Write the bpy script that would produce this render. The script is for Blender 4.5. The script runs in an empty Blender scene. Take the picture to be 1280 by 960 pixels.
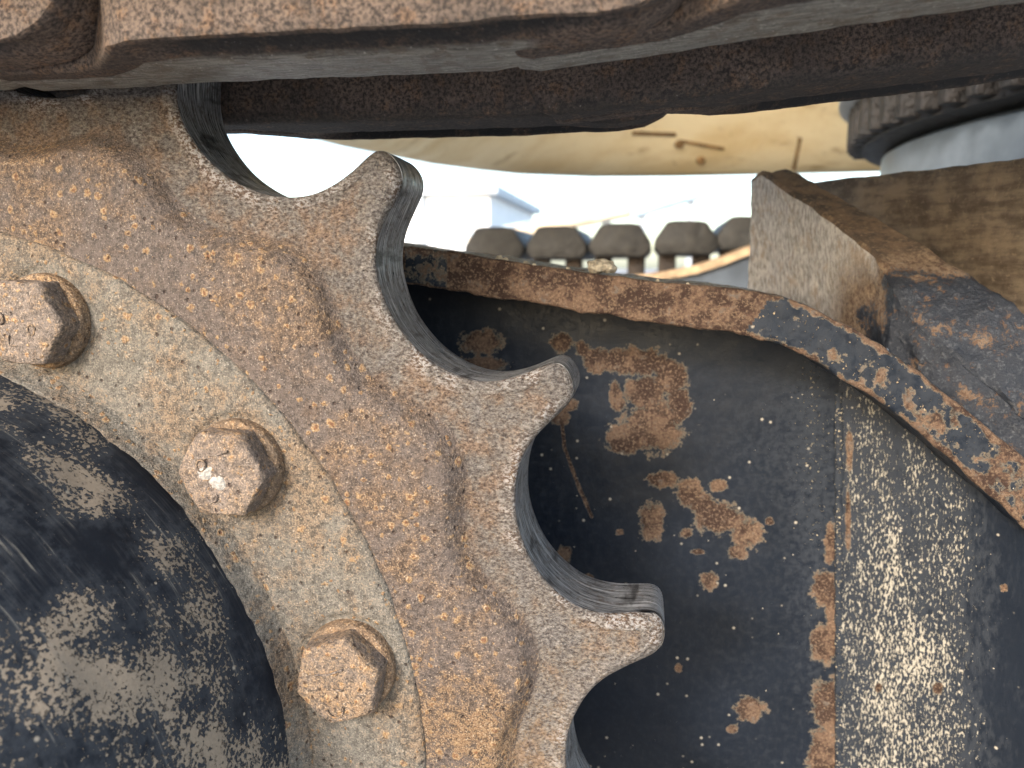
import bpy, bmesh, math, random
from mathutils import Vector, noise
import numpy as np
random.seed(7)
sc = bpy.context.scene
R_ = math.radians

# ------------------------------------------------------------------ camera
CAMH = .72                                   # metres above the ground
FPX = 960.                                   # focal length in pixels of a 1280 px wide picture
VPX, VPY = 815., 335.                        # where the sprocket axis (world +Y) vanishes
PITCH = math.atan((480 - VPY) / FPX)
YAW = math.atan((VPX - 640) / FPX * math.cos(PITCH))
c_r = Vector((math.cos(YAW), math.sin(YAW), 0))
c_f = Vector((-math.sin(YAW) * math.cos(PITCH), math.cos(YAW) * math.cos(PITCH), -math.sin(PITCH)))
c_u = c_r.cross(c_f)
cam_d = bpy.data.cameras.new('camera')
cam = bpy.data.objects.new('camera', cam_d)
sc.collection.objects.link(cam)
sc.camera = cam
cam_d.sensor_width = 36
cam_d.lens = 36 * FPX / 1280
cam_d.clip_start = .01
cam_d.clip_end = 3000
cam_d.dof.use_dof = True
cam_d.dof.focus_distance = .36
cam_d.dof.aperture_fstop = 9.5
cam.location = (0, 0, CAMH)
from mathutils import Matrix
cam.rotation_euler = Matrix((c_r, c_u, -c_f)).transposed().to_euler()

# ------------------------------------------------------------------ sky, sun, exposure
SUN_EL, SUN_AZ = R_(24), R_(203)             # veiled sun behind the camera, a little to its left
world = bpy.data.worlds.new('World')
sc.world = world
world.use_nodes = True
wn = world.node_tree
sky = wn.nodes.new('ShaderNodeTexSky')
sky.sky_type = 'NISHITA'
sky.sun_disc = False
sky.sun_elevation = SUN_EL
sky.sun_rotation = SUN_AZ
sky.air_density = 1.0
sky.dust_density = 2.0
sky.ozone_density = .8
wn.nodes['Background'].inputs['Strength'].default_value = .13
wn.links.new(sky.outputs[0], wn.nodes['Background'].inputs[0])
sun_d = bpy.data.lights.new('sun', 'SUN')
sun_d.energy = .8
sun_d.angle = R_(10)
sun_d.color = (1, .985, .96)
sun = bpy.data.objects.new('sun', sun_d)
sc.collection.objects.link(sun)
sdir = Vector((math.sin(SUN_AZ) * math.cos(SUN_EL), math.cos(SUN_AZ) * math.cos(SUN_EL), math.sin(SUN_EL)))
sun.rotation_euler = sdir.to_track_quat('Z', 'Y').to_euler()
sun.location = sdir * 20
sc.view_settings.view_transform = 'Standard'
sc.view_settings.look = 'None'
sc.view_settings.gamma = 1
sc.view_settings.use_curve_mapping = False
sc.view_settings.exposure = 2.05


# ------------------------------------------------------------------ helpers
def W(px, py, d):
    """point at depth y = d behind pixel (px, py) of the 1280 x 960 photograph"""
    v = c_r * (px - 640) + c_u * (480 - py) + c_f * FPX
    v = v * (d / v.y)
    return Vector((v.x, v.y, v.z + CAMH))


def link(o, parent=None):
    sc.collection.objects.link(o)
    if parent is not None:
        o.parent = parent
        p, off = parent, Vector((0, 0, 0))
        while p is not None:
            off += p.location
            p = p.parent
        o.location = o.location - off
    return o


def tag(o, label=None, cat=None, group=None, kind=None):
    if label: o['label'] = label
    if cat: o['category'] = cat
    if group: o['group'] = group
    if kind: o['kind'] = kind
    return o


def thing(name, loc, label, cat, group=None):
    o = bpy.data.objects.new(name, None)
    o.empty_display_size = .05
    o.location = loc
    sc.collection.objects.link(o)
    return tag(o, label, cat, group)


def mesh_obj(name, verts, faces, mats, parent=None, smooth=True, attrs=None, uv=None, mi=None, angle=None):
    me = bpy.data.meshes.new(name)
    me.from_pydata([tuple(v) for v in verts], [], faces)
    if not isinstance(mats, (list, tuple)): mats = [mats]
    for m in mats: me.materials.append(m)
    if mi is not None: me.polygons.foreach_set('material_index', mi)
    if attrs:
        for k, v in attrs.items():
            a = me.attributes.new(k, 'FLOAT', 'POINT')
            a.data.foreach_set('value', np.asarray(v, dtype=np.float32))
    if uv is not None:
        l = me.uv_layers.new(name='uv')
        vi = np.zeros(len(me.loops), dtype=np.int32)
        me.loops.foreach_get('vertex_index', vi)
        l.data.foreach_set('uv', np.asarray(uv, dtype=np.float32)[vi].ravel())
    if smooth:
        me.polygons.foreach_set('use_smooth', [True] * len(me.polygons))
    me.update()
    o = bpy.data.objects.new(name, me)
    if smooth and angle:
        me.set_sharp_from_angle(angle=R_(angle))
    return link(o, parent)


def grid_faces(nr, nc, wrap=False, flip=False):
    f = []
    for i in range(nr - 1):
        for j in range(nc if wrap else nc - 1):
            a, b = i * nc + j, i * nc + (j + 1) % nc
            c, d = b + nc, a + nc
            f.append((a, d, c, b) if flip else (a, b, c, d))
    return f


def box(name, lo, hi, mat, parent=None, bev=0.0):
    bm = bmesh.new()
    bmesh.ops.create_cube(bm, size=1)
    for v in bm.verts:
        v.co = Vector([lo[k] + (v.co[k] + .5) * (hi[k] - lo[k]) for k in range(3)])
    if bev: bmesh.ops.bevel(bm, geom=bm.edges[:], offset=bev, segments=2, affect='EDGES', profile=.5)
    me = bpy.data.meshes.new(name); bm.to_mesh(me); bm.free()
    me.materials.append(mat)
    return link(bpy.data.objects.new(name, me), parent)


def prism(name, pts, thick_vec, mat, parent=None, bev=0.0, sub=0, rough=0.0, attrs_fn=None):
    """polygon pts (Vectors) extruded along thick_vec, optionally bevelled, diced and roughened"""
    bm = bmesh.new()
    a = [bm.verts.new(p) for p in pts]
    b = [bm.verts.new(p + thick_vec) for p in pts]
    n = len(pts)
    bm.faces.new(a); bm.faces.new(b[::-1])
    for i in range(n): bm.faces.new((a[i], b[i], b[(i + 1) % n], a[(i + 1) % n]))
    bmesh.ops.recalc_face_normals(bm, faces=bm.faces[:])
    if bev: bmesh.ops.bevel(bm, geom=bm.edges[:], offset=bev, segments=3, affect='EDGES', profile=.5)
    if sub:
        bmesh.ops.triangulate(bm, faces=bm.faces[:])
        for _ in range(sub):
            es = [e for e in bm.edges if e.calc_length() > .006]
            if not es: break
            bmesh.ops.subdivide_edges(bm, edges=es, cuts=1, use_grid_fill=True)
            bmesh.ops.triangulate(bm, faces=[f for f in bm.faces if len(f.verts) > 3])
    bm.normal_update()
    if rough:
        for v in bm.verts:
            v.co += v.normal * (noise.fractal(v.co * 60, 1, 2, 4) * rough)
    for f in bm.faces: f.smooth = True
    me = bpy.data.meshes.new(name); bm.to_mesh(me); bm.free()
    me.set_sharp_from_angle(angle=R_(40))
    me.materials.append(mat)
    return link(bpy.data.objects.new(name, me), parent)


def lathe(name, prof, center, mat, parent=None, n=160, a0=0, a1=2 * math.pi, axis='y', attrs=None):
    """profile of (radius, along-axis) rows turned about the axis"""
    full = abs(a1 - a0 - 2 * math.pi) < 1e-6
    m = n if full else n + 1
    V, UV = [], []
    L = 0
    for i, (r, h) in enumerate(prof):
        if i: L += math.hypot(r - prof[i - 1][0], h - prof[i - 1][1])
        for j in range(m):
            t = a0 + (a1 - a0) * j / n
            if axis == 'y': V.append((center[0] + r * math.cos(t), h, center[2] + r * math.sin(t)))
            else: V.append((center[0] + r * math.cos(t), center[1] + r * math.sin(t), h))
            UV.append((t * prof[0][0], L))
    return mesh_obj(name, V, grid_faces(len(prof), m, full), mat, parent, True, None, UV, None, 40)


# ------------------------------------------------------------------ node helper
class G:
    def __init__(s, name):
        s.m = bpy.data.materials.new(name)
        s.m.use_nodes = True
        s.t = s.m.node_tree
        s.b = s.t.nodes['Principled BSDF']
        s._co = None

    def new(s, typ, ins=None, out=0, **props):
        n = s.t.nodes.new(typ)
        for k, v in props.items(): setattr(n, k, v)
        for k, v in (ins or {}).items(): s.put(n.inputs[k], v)
        return n.outputs[out]

    def put(s, sock, v):
        if isinstance(v, bpy.types.NodeSocket): s.t.links.new(v, sock)
        elif isinstance(v, (tuple, list)) and len(v) == 3 and sock.type == 'RGBA': sock.default_value = (*v, 1)
        else: sock.default_value = v

    def co(s, scale=(1, 1, 1), rnd=True, uv=False):
        tc = s.t.nodes.new('ShaderNodeTexCoord')
        v = tc.outputs['UV' if uv else 'Object']
        if rnd:
            oi = s.t.nodes.new('ShaderNodeObjectInfo')
            r = s.math('MULTIPLY', oi.outputs['Random'], 37.)
            v = s.new('ShaderNodeVectorMath', {0: v, 1: s.new('ShaderNodeCombineXYZ', {0: r, 1: r, 2: r})}, operation='ADD')
        if scale != (1, 1, 1):
            v = s.new('ShaderNodeVectorMath', {0: v, 1: scale}, operation='MULTIPLY')
        return v

    def math(s, op, a, b=0., clamp=False):
        return s.new('ShaderNodeMath', {0: a, 1: b}, operation=op, use_clamp=clamp)

    def mul(s, a, b): return s.math('MULTIPLY', a, b)
    def add(s, a, b): return s.math('ADD', a, b)
    def inv(s, a): return s.math('SUBTRACT', 1., a, True)
    def mx(s, a, b): return s.math('MAXIMUM', a, b)

    def mr(s, v, a, b, c=0., d=1.):
        return s.new('ShaderNodeMapRange', {0: v, 1: a, 2: b, 3: c, 4: d}, interpolation_type='SMOOTHSTEP')

    def noise(s, vec, scale, detail=4., rough=.55, dist=0.):
        return s.new('ShaderNodeTexNoise', {'Vector': vec, 'Scale': scale, 'Detail': detail, 'Roughness': rough, 'Distortion': dist})

    def warp(s, vec, scale, amt):
        n = s.new('ShaderNodeTexNoise', {'Vector': vec, 'Scale': scale, 'Detail': 3.}, out=1)
        n = s.new('ShaderNodeVectorMath', {0: n, 1: (.5, .5, .5)}, operation='SUBTRACT')
        n = s.new('ShaderNodeVectorMath', {0: n, 'Scale': amt}, operation='SCALE')
        return s.new('ShaderNodeVectorMath', {0: vec, 1: n}, operation='ADD')

    def voro(s, vec, scale, rand=1.):
        n = s.t.nodes.new('ShaderNodeTexVoronoi')
        s.put(n.inputs['Vector'], vec)
        n.inputs['Scale'].default_value = scale
        n.inputs['Randomness'].default_value = rand
        sep = s.t.nodes.new('ShaderNodeSeparateColor')
        s.t.links.new(n.outputs['Color'], sep.inputs[0])
        return n.outputs['Distance'], sep.outputs[0], sep.outputs[1], sep.outputs[2]

    def mix(s, f, a, b, mode='MIX'):
        n = s.t.nodes.new('ShaderNodeMix')
        n.data_type = 'RGBA'; n.blend_type = mode
        s.put(n.inputs[0], f); s.put(n.inputs[6], a); s.put(n.inputs[7], b)
        return n.outputs[2]

    def attr(s, name):
        return s.new('ShaderNodeAttribute', attribute_name=name, out=2)

    def done(s, col, rough, height=None, dist=.001, strength=1., metal=0., spec=.5):
        s.put(s.b.inputs['Base Color'], col)
        s.put(s.b.inputs['Roughness'], rough)
        s.put(s.b.inputs['Metallic'], metal)
        s.put(s.b.inputs['Specular IOR Level'], spec)
        if height is not None:
            s.put(s.b.inputs['Normal'], s.new('ShaderNodeBump', {'Height': height, 'Distance': dist, 'Strength': strength}))
        return s.m

    # a population of round rust blisters: returns (disc, ring)
    def blisters(s, vec, scale, prob, r):
        d, a, b, c = s.voro(s.warp(vec, scale * 2.2, .5 / scale), scale)
        rad = s.mul(s.mr(b, 0., 1., .3, 1.), r)
        on = s.math('LESS_THAN', a, prob)
        q = s.math('DIVIDE', d, rad)
        disc = s.mul(s.mr(q, 1.2, .6), on)
        ring = s.mul(s.mul(s.mr(q, .35, .7), s.mr(q, 1.25, .8)), on)
        return disc, ring


def solid(name, col, rough=.6, metal=0., nscale=60, var=.35, bump=.0006, spec=.4):
    g = G(name); v = g.co()
    n = g.noise(v, nscale, 6, .6)
    c = g.mix(g.mr(n, .3, .7), tuple(x * (1 - var) for x in col), tuple(min(1, x * (1 + var)) for x in col))
    return g.done(c, g.mr(n, .2, .8, max(.05, rough - .12), min(1, rough + .12)), n, bump, 1., metal, spec)


def rust_cast(name, grey, brown, ochre_amt, blister=.5, rim=False, val=.62):
    """weathered casting: grey-violet scale, ochre bloom, ringed blisters, dark pits"""
    g = G(name); v = g.co()
    big = g.noise(v, 17, 4, .6)
    mid = g.noise(v, 95, 5, .65)
    fine = g.noise(v, 430, 4, .7)
    vfine = g.noise(v, 1300, 2, .6)
    grain = g.add(g.mul(fine, .62), g.mul(vfine, .38))
    dk, lt = tuple(x * .46 for x in grey), tuple(min(1, x * 1.5) for x in grey)
    base = g.mix(g.mr(grain, .33, .67), dk, lt)
    bdk, blt = tuple(x * .40 for x in brown), tuple(min(1, x * 1.55) for x in brown)
    base = g.mix(g.mr(g.add(g.mul(big, .55), g.mul(mid, .45)), .43, .60, 0., .9), base, g.mix(g.mr(grain, .36, .62), bdk, blt))
    base = g.mix(g.mul(g.mr(mid, .56, .70), .35), base, (grey[0] * .42, grey[1] * .34, grey[2] * .34))
    bloom_m = g.add(g.mul(big, .35), g.add(g.mul(mid, .3), .175))
    if rim:
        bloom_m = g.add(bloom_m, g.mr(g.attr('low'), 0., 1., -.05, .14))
    bloom = g.mul(g.mr(g.add(grain, g.mul(g.math('SUBTRACT', bloom_m, .5), 1.0)), .51, .60), ochre_amt)
    base = g.mix(bloom, base, g.mix(g.mr(vfine, .35, .65), (.21, .105, .045), (.44, .285, .145)))
    dens = g.mr(bloom_m, .36, .58, .4, 1.)
    v2 = g.warp(v, 700, .0011)
    d1, r1 = g.blisters(v2, 140, g.mul(dens, blister), .27)
    d2, r2 = g.blisters(v2, 235, g.mul(dens, blister * .95), .30)
    disc, ring = g.mx(d1, d2), g.mx(r1, r2)
    base = g.mix(g.mul(disc, g.mr(fine, .35, .6, .5, .95)), base, (.25, .105, .042))
    base = g.mix(g.mul(ring, g.mr(fine, .34, .54, .35, .95)), base, g.mix(g.mr(vfine, .35, .65), (.33, .185, .075), (.54, .37, .195)))
    pd, pa, pb, pc = g.voro(v2, 260)
    pits = g.mul(g.mr(pd, .30, .10), g.math('LESS_THAN', pa, .15))
    base = g.mix(g.mul(pits, .75), base, (.05, .026, .02))
    sp = g.mr(vfine, .63, .70)
    base = g.mix(g.mul(sp, .5), base, (.66, .58, .48))
    base = g.mix(g.mr(vfine, .36, .29, 0., .7), base, (.045, .03, .025))
    h = g.add(g.mul(fine, .6), g.add(g.mul(mid, .8), g.mul(disc, .2)))
    h = g.add(h, g.mul(vfine, .25))
    h = g.math('SUBTRACT', h, g.mul(pits, .45))
    rgh = g.mr(fine, .3, .7, .58, .88)
    if rim:
        rm = g.attr('rim')
        rm2 = g.mr(g.add(rm, g.mul(g.math('SUBTRACT', g.add(g.mul(mid, .6), g.mul(fine, .4)), .5), 1.3)), .35, .75)
        st2 = g.noise(g.new('ShaderNodeMapping', {'Vector': v, 'Rotation': (0, R_(-35), 0), 'Scale': (520, 700, 860)}), 1., 4, .75)
        lowm = g.attr('low')
        patch = g.add(g.mul(big, .5), g.mul(mid, .5))
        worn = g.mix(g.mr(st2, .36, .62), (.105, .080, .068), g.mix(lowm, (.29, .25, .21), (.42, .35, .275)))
        worn = g.mix(g.mul(g.mr(patch, .47, .58), .6), worn, g.mix(g.mr(st2, .36, .62), (.10, .052, .03), (.36, .21, .12)))
        worn = g.mix(g.mul(g.mr(patch, .50, .40), .5), worn, g.mix(g.mr(st2, .36, .62), (.07, .06, .06), (.30, .28, .27)))
        worn = g.mix(g.mul(bloom, .55), worn, (.37, .24, .125))
        worn = g.mix(g.mr(st2, .60, .70, 0., .6), worn, (.60, .55, .49))
        worn = g.mix(g.mr(st2, .40, .31, 0., .55), worn, (.03, .022, .02))
        base = g.mix(rm2, base, worn)
        ed = g.attr('edge')
        sh = g.mul(g.mul(g.mr(ed, .2, .9), g.mr(st2, .47, .57)), g.mr(patch, .44, .56))
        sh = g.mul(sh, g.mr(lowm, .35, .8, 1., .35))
        base = g.mix(g.mul(sh, .8), base, (.58, .57, .56))
        rgh = g.math('SUBTRACT', rgh, g.mul(sh, .40))
        h = g.add(h, g.mul(g.mul(st2, rm2), .7))
    base = g.new('ShaderNodeHueSaturation', {'Saturation': .92, 'Value': val, 'Color': base})
    return g.done(base, rgh, h, .0019, 1., 0., .25)


def flank_steel(name):
    """bright-rubbed dark steel with scratches running along the curve (u)"""
    g = G(name)
    v = g.co((60, 1500, 1), False, True)
    n1 = g.noise(v, 1., 4, .7)
    n2 = g.noise(g.co((14, 420, 1), False, True), 1., 3, .6)
    bl = g.noise(g.co((90, 25, 1), False, True), 1., 3, .6)
    gr = g.noise(g.co((160, 160, 1), False, True), 1., 5, .7)
    c = g.mix(g.mr(n1, .40, .60), (.04, .041, .043), (.42, .42, .42))
    c = g.mix(g.mul(g.mr(gr, .52, .64), .6), c, (.10, .07, .05))
    c = g.mix(g.mr(n2, .55, .7, 0., .7), c, (.72, .72, .73))
    c = g.mix(g.mr(bl, .54, .66, 0., .75), c, (.028, .026, .026))
    return g.done(c, g.mr(g.add(g.mul(n1, .5), g.mul(gr, .5)), .4, .6, .26, .6), g.add(g.add(n1, n2), gr), .0006, .8, .55, .6)


def painted(name, scratch=False, dusty=.5, stretch=(1, 1, 1), gloss=.34, dirtcol=(.43, .36, .25), base=(.0062, .0085, .0130)):
    """blue-black paint; attributes rust / dust say where it has flaked or is caked"""
    g = G(name); v = g.co(rnd=False)
    vs = g.co(stretch, False)
    big = g.noise(v, 20, 4, .6)
    mid = g.noise(v, 130, 6, .68)
    fine = g.noise(v, 620, 4, .7)
    film = g.noise(vs, 240, 5, .7)
    fleck = g.noise(vs, 620, 4, .62)
    col = g.mix(big, base, tuple(x * 1.9 for x in base))
    dust = g.attr('dust')
    # thin dust film
    thin = g.mul(g.mul(g.mr(g.add(film, g.mul(dust, .3)), .42, .70), dusty), g.mr(dust, -.35, .2, .15, 1.))
    col = g.mix(g.mul(thin, .26), col, (.12, .132, .147))
    # caked flecks
    fk = g.mr(g.add(fleck, g.mul(dust, .30)), .70, .745)
    fk2 = g.mr(g.add(g.add(g.mul(film, .6), g.mul(big, .3)), g.mul(dust, .32)), .735, .79)
    cake = g.mx(fk, g.mul(fk2, g.mr(dust, .1, .35)))
    col = g.mix(g.mul(cake, .93), col, g.mix(fine, tuple(x * .7 for x in dirtcol), tuple(min(1, x * 1.35) for x in dirtcol)))
    if scratch:
        sn = g.noise(g.warp(g.co((22, 520, 1), False, True), 1.4, .8), 1., 4, .62)
        sm = g.noise(v, 28, 4, .65)
        scm = g.mul(g.mr(sn, .60, .68), g.mr(sm, .44, .58))
        col = g.mix(g.mul(scm, .55), col, (.30, .27, .22))
        hz = g.mul(g.mr(sn, .42, .62), g.mr(sm, .40, .60))
        col = g.mix(g.mul(hz, .18), col, (.13, .13, .128))
    # tiny pale spatter
    pd, pa, pb, pc = g.voro(v, 170)
    spat = g.mul(g.mr(pd, g_min(pb, g), .05), g.math('LESS_THAN', pa, .28))
    col = g.mix(spat, col, (.34, .30, .24))
    # rust where the paint is gone
    rf = g.add(g.attr('rust'), g.add(g.mul(g.math('SUBTRACT', mid, .5), 1.5), g.mul(g.math('SUBTRACT', fine, .5), .35)))
    rust = g.mr(rf, .33, .45)
    halo = g.mul(g.mr(rf, .27, .36), g.inv(rust))
    m2 = g.noise(v, 65, 4, .65)
    rc = g.mix(g.mr(m2, .44, .57), (.050, .026, .017), (.155, .088, .050))
    rc = g.mix(g.mr(fine, .50, .64, 0., .8), rc, (.27, .172, .098))
    rc = g.mix(g.mr(fine, .46, .34, 0., .85), rc, (.05, .024, .016))
    rc = g.mix(g.mul(g.mr(mid, .58, .68), .6), rc, (.15, .135, .115))
    col = g.mix(g.mul(halo, .45), col, (.30, .24, .16))
    rc = g.new('ShaderNodeHueSaturation', {'Saturation': .88, 'Value': .80, 'Color': rc})
    col = g.mix(rust, col, rc)
    h = g.add(g.mul(cake, .5), g.mul(fine, .12))
    h = g.add(h, g.mul(rust, g.math('SUBTRACT', g.add(g.mul(mid, 1.2), g.mul(fine, .5)), 1.05)))
    rg = g.mx(g.mr(g.add(thin, film), .4, 1.1, gloss, .75), g.mx(g.mul(cake, .9), g.mul(rust, .85)))
    return g.done(col, rg, h, .0014, 1., 0., .20)


def g_min(sock, g):
    return g.mr(sock, 0., 1., .08, .24)


# ------------------------------------------------------------------ materials
M_web = rust_cast('rusty_cast_steel', (.168, .130, .110), (.188, .122, .078), .70, .95, rim=True)
M_flange = rust_cast('rusty_grey_flange', (.218, .194, .160), (.205, .158, .115), .38, .75, val=.68)
M_bolt = rust_cast('rusty_bolt', (.215, .168, .138), (.23, .165, .115), .6, 1.0, val=.80)
M_washer = rust_cast('rusty_washer', (.20, .135, .085), (.27, .160, .085), .9, .3, val=.80)
M_flank = flank_steel('rubbed_steel')
M_plate = painted('black_paint_side', dusty=.55)
M_speck = painted('black_paint_caked', dusty=.45, stretch=(1.45, 1.45, .55), dirtcol=(.32, .29, .235))
M_hub = painted('black_paint_hub', True, dusty=.75, stretch=(.9, .9, .9), dirtcol=(.27, .22, .165), gloss=.68)
M_arch = painted('black_paint_flaking', dusty=.4, dirtcol=(.40, .30, .19))


# signed "how far inside" field made of soft ellipses and strokes given in photo pixels
def field(px, py, ells=(), strokes=()):
    f = np.full(px.shape, -1.)
    for cx, cy, rx, ry, *k in ells:
        a = k[0] if k else 1.
        f = np.maximum(f, a - np.hypot((px - cx) / rx, (py - cy) / ry) * a)
    for (x0, y0, x1, y1, w) in strokes:
        dx, dy = x1 - x0, y1 - y0
        t = np.clip(((px - x0) * dx + (py - y0) * dy) / (dx * dx + dy * dy), 0, 1)
        f = np.maximum(f, 1 - np.hypot(px - x0 - t * dx, py - y0 - t * dy) / w)
    return f


# ------------------------------------------------------------------ ground
def ground_mat():
    g = G('pale_gravel_ground'); v = g.co(rnd=False)
    n = g.noise(v, 1.3, 6, .6); f = g.noise(v, 45, 5, .7)
    c = g.mix(g.mr(n, .3, .7), (.37, .36, .34), (.48, .47, .45))
    c = g.mix(g.mr(f, .35, .65, .5, 0.), c, (.20, .18, .15))
    return g.done(c, .95, f, .02)
s_ = 600
tag(mesh_obj('ground', [(-s_, -s_, 0), (s_, -s_, 0), (s_, s_, 0), (-s_, s_, 0)], [(0, 1, 2, 3)], ground_mat(), None, False), kind='structure')

# ------------------------------------------------------------------ drive sprocket
YF = .330                                    # front of the teeth
TH = .043                                    # tooth thickness
CX, CZ = -.3607, -.2385 + CAMH
NT, PT = 19, 360 / 19
prof = [(31.83, .3766), (31.45, .3785), (30.8, .3791), (30.1, .3787), (29.3, .3772), (28.75, .3735), (28.52, .3675), (28.2, .3600),
        (27.75, .3510), (26.95, .3430), (25.9, .3370), (24.4, .3318), (22.6, .3278), (20.8, .3266), (19.0, .3272),
        (17.2, .3302), (15.7, .3352), (14.5, .3412), (13.7, .3490), (13.2, .3580), (12.98, .3680)]
pts = []
for k in range(NT):
    for t, r in prof: pts.append((math.radians(t - PT * k), r))
P0 = np.array([(r * math.cos(t), r * math.sin(t)) for t, r in pts])
# dense periodic resampling by arc length, lightly smoothed
Q = np.vstack([P0, P0[:1]])
sl = np.r_[0, np.cumsum(np.hypot(*np.diff(Q, axis=0).T))]
NJ = NT * 84
ss = np.linspace(0, sl[-1], NJ, endpoint=False)
O = np.c_[np.interp(ss, sl, Q[:, 0]), np.interp(ss, sl, Q[:, 1])]
for _ in range(9): O = .25 * np.roll(O, 1, 0) + .5 * O + .25 * np.roll(O, -1, 0)
tan = np.roll(O, -1, 0) - np.roll(O, 1, 0)
tan /= np.hypot(*tan.T)[:, None]
NRM = np.c_[-tan[:, 1], tan[:, 0]]
if (NRM * O).sum(1).mean() < 0: NRM = -NRM
TT = np.unwrap(np.arctan2(O[:, 1], O[:, 0]))
RS = .3140 + .0085 * np.cos(2 * np.pi * (np.degrees(TT) - 30.6) / PT)
R_FL = .2616
S = np.c_[RS * np.cos(TT), RS * np.sin(TT)]
rows, rim, edge, ys = [], [], [], []
def taper(P): # teeth thin a little to their tips
    r = np.hypot(*P.T)
    k = np.clip((r - .345) / .035, 0, 1)
    return .0035 * k * k
def row(P, y, rm, ed):
    rows.append(P); ys.append(np.broadcast_to(y, (NJ,)).astype(float)); rim.append(np.broadcast_to(rm, (NJ,))); edge.append(np.broadcast_to(ed, (NJ,)))
back_in = np.c_[.24 * np.cos(TT), .24 * np.sin(TT)]
row(back_in, YF + TH, 0, 0)
row(O - NRM * .003, YF + TH, 1, 1)
row(O - NRM * .0012, YF + TH - .0006, 1, 1)
nflank0 = len(rows) - 1
for q in (.0022, .008, .016, .024, .030, .034): row(O - NRM * (.0004 * abs(q - .02) / .02), YF + TH - q - taper(O) * (q / TH), 1, 1)
tk = np.clip((np.hypot(*O.T) - .338) / .03, 0, 1)
tk = tk * tk * (3 - 2 * tk)                  # 0 in the pockets, 1 at the tips
row(O, YF + .0022 + .0040 * tk + taper(O), 1, 1)
nflank1 = len(rows) - 1
for a_ in (20, 42, 66, 90):
    q = math.sin(R_(a_)); w_ = 1 - math.cos(R_(a_))
    row(O - NRM * ((.0022 + .0038 * tk) * w_)[:, None], YF + (.0022 + .0040 * tk) * (1 - q) + taper(O), 1, 1)
A = O - NRM * (.0022 + .0038 * tk)[:, None]
for k in range(1, 17):
    t = k / 16
    P = A * (1 - t) + S * t
    row(P, YF + taper(P) + .0012 * math.sin(math.pi * t) - .0012 * 0, 1, np.clip(1 - np.hypot(*(P - O).T) / .014, 0, 1))
for k in range(1, 13):
    t = k / 12
    P = np.c_[(RS - .013 * t) * np.cos(TT), (RS - .013 * t) * np.sin(TT)]
    e = t * t * (3 - 2 * t)
    row(P, YF + .0006 * (1 - t) ** 4 - .0095 * e, max(0, 1 - 2.6 * t), 0)
RB = RS - .013
for k in range(1, 15):
    t = k / 14
    r = RB * (1 - t) + (R_FL - .004) * t
    row(np.c_[r * np.cos(TT), r * np.sin(TT)], YF - .0095 - .0006 * math.sin(math.pi * t), 0, 0)
V, AR, AE, AL, UV = [], [], [], [], []
for i, (P, y) in enumerate(zip(rows, ys)):
    for j in range(NJ):
        x, z, yy = P[j, 0] + CX, P[j, 1] + CZ, y[j]
        if i > nflank1:
            p = Vector((x, yy, z))
            yy += noise.fractal(p * 45, 1, 2, 3) * .0007 + noise.noise(p * 260) * .00022
        V.append((x, yy, z))
        AR.append(rim[i][j]); AE.append(edge[i][j])
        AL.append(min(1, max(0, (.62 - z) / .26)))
        UV.append((ss[j], y[j]))
F = grid_faces(len(rows), NJ, True, True)
mi = [1 if nflank0 <= (k // NJ) < nflank1 else 0 for k in range(len(F))]
spk = thing('drive_sprocket', (CX, YF + .02, CZ), 'rusty toothed drive sprocket with a ring of hex bolts, meshing with the track', 'sprocket')
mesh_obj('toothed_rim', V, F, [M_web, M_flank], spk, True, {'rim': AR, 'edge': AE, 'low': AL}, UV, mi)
YW = YF - .0095
# bolting flange: a slightly proud machined ring
fl = []
for r, y in ((R_FL + .0005, YW + .004), (R_FL, YW - .0005), (R_FL - .0012, YW - .0021), (R_FL - .0045, YW - .0028), (.2515, YW - .0028)): fl.append((r, y))
for k in range(1, 41): fl.append((.2515 - (.2515 - .2058) * k / 40, YW - .0028))
fl += [(.2053, YW - .0024), (.2049, YW - .0008), (.2040, YW - .0008), (.2032, YW - .0026), (.2015, YW - .0042), (.2000, YW - .0070), (.1988, YW - .0105), (.1975, YW - .0120), (.190, YW - .0120)]
n_ = 1300
Vf = []
for r, y in fl:
    for j in range(n_):
        t = 2 * math.pi * j / n_
        p = Vector((CX + r * math.cos(t), y, CZ + r * math.sin(t)))
        if r < .256:
            p.y += noise.fractal(p * 60, 1, 2, 3) * .00045
        for ba, br in ((69.4, .2285), (40.25, .2288), (13.45, .2325), (-14.2, .2288), (97.1, .2288)):
            dq = math.hypot(p.x - CX - br * math.cos(R_(ba)), p.z - CZ - br * math.sin(R_(ba)))
            if dq < .0262: p.y += .0016 * min(1, (.0262 - dq) / .0022)
        if r < .2025:
            p.y += noise.fractal(p * 160, 1, 2, 3) * .0012
        if r > .2560:
            rr = noise.noise(p * 80) * .0008
            p.x += rr * math.cos(t); p.z += rr * math.sin(t)
        Vf.append(p)
flo = mesh_obj('bolting_flange', Vf, grid_faces(len(fl), n_, True, False), M_flange, spk)
flo['label'] = 'greyer bolting ring, slightly proud of the rust-brown web'

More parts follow.
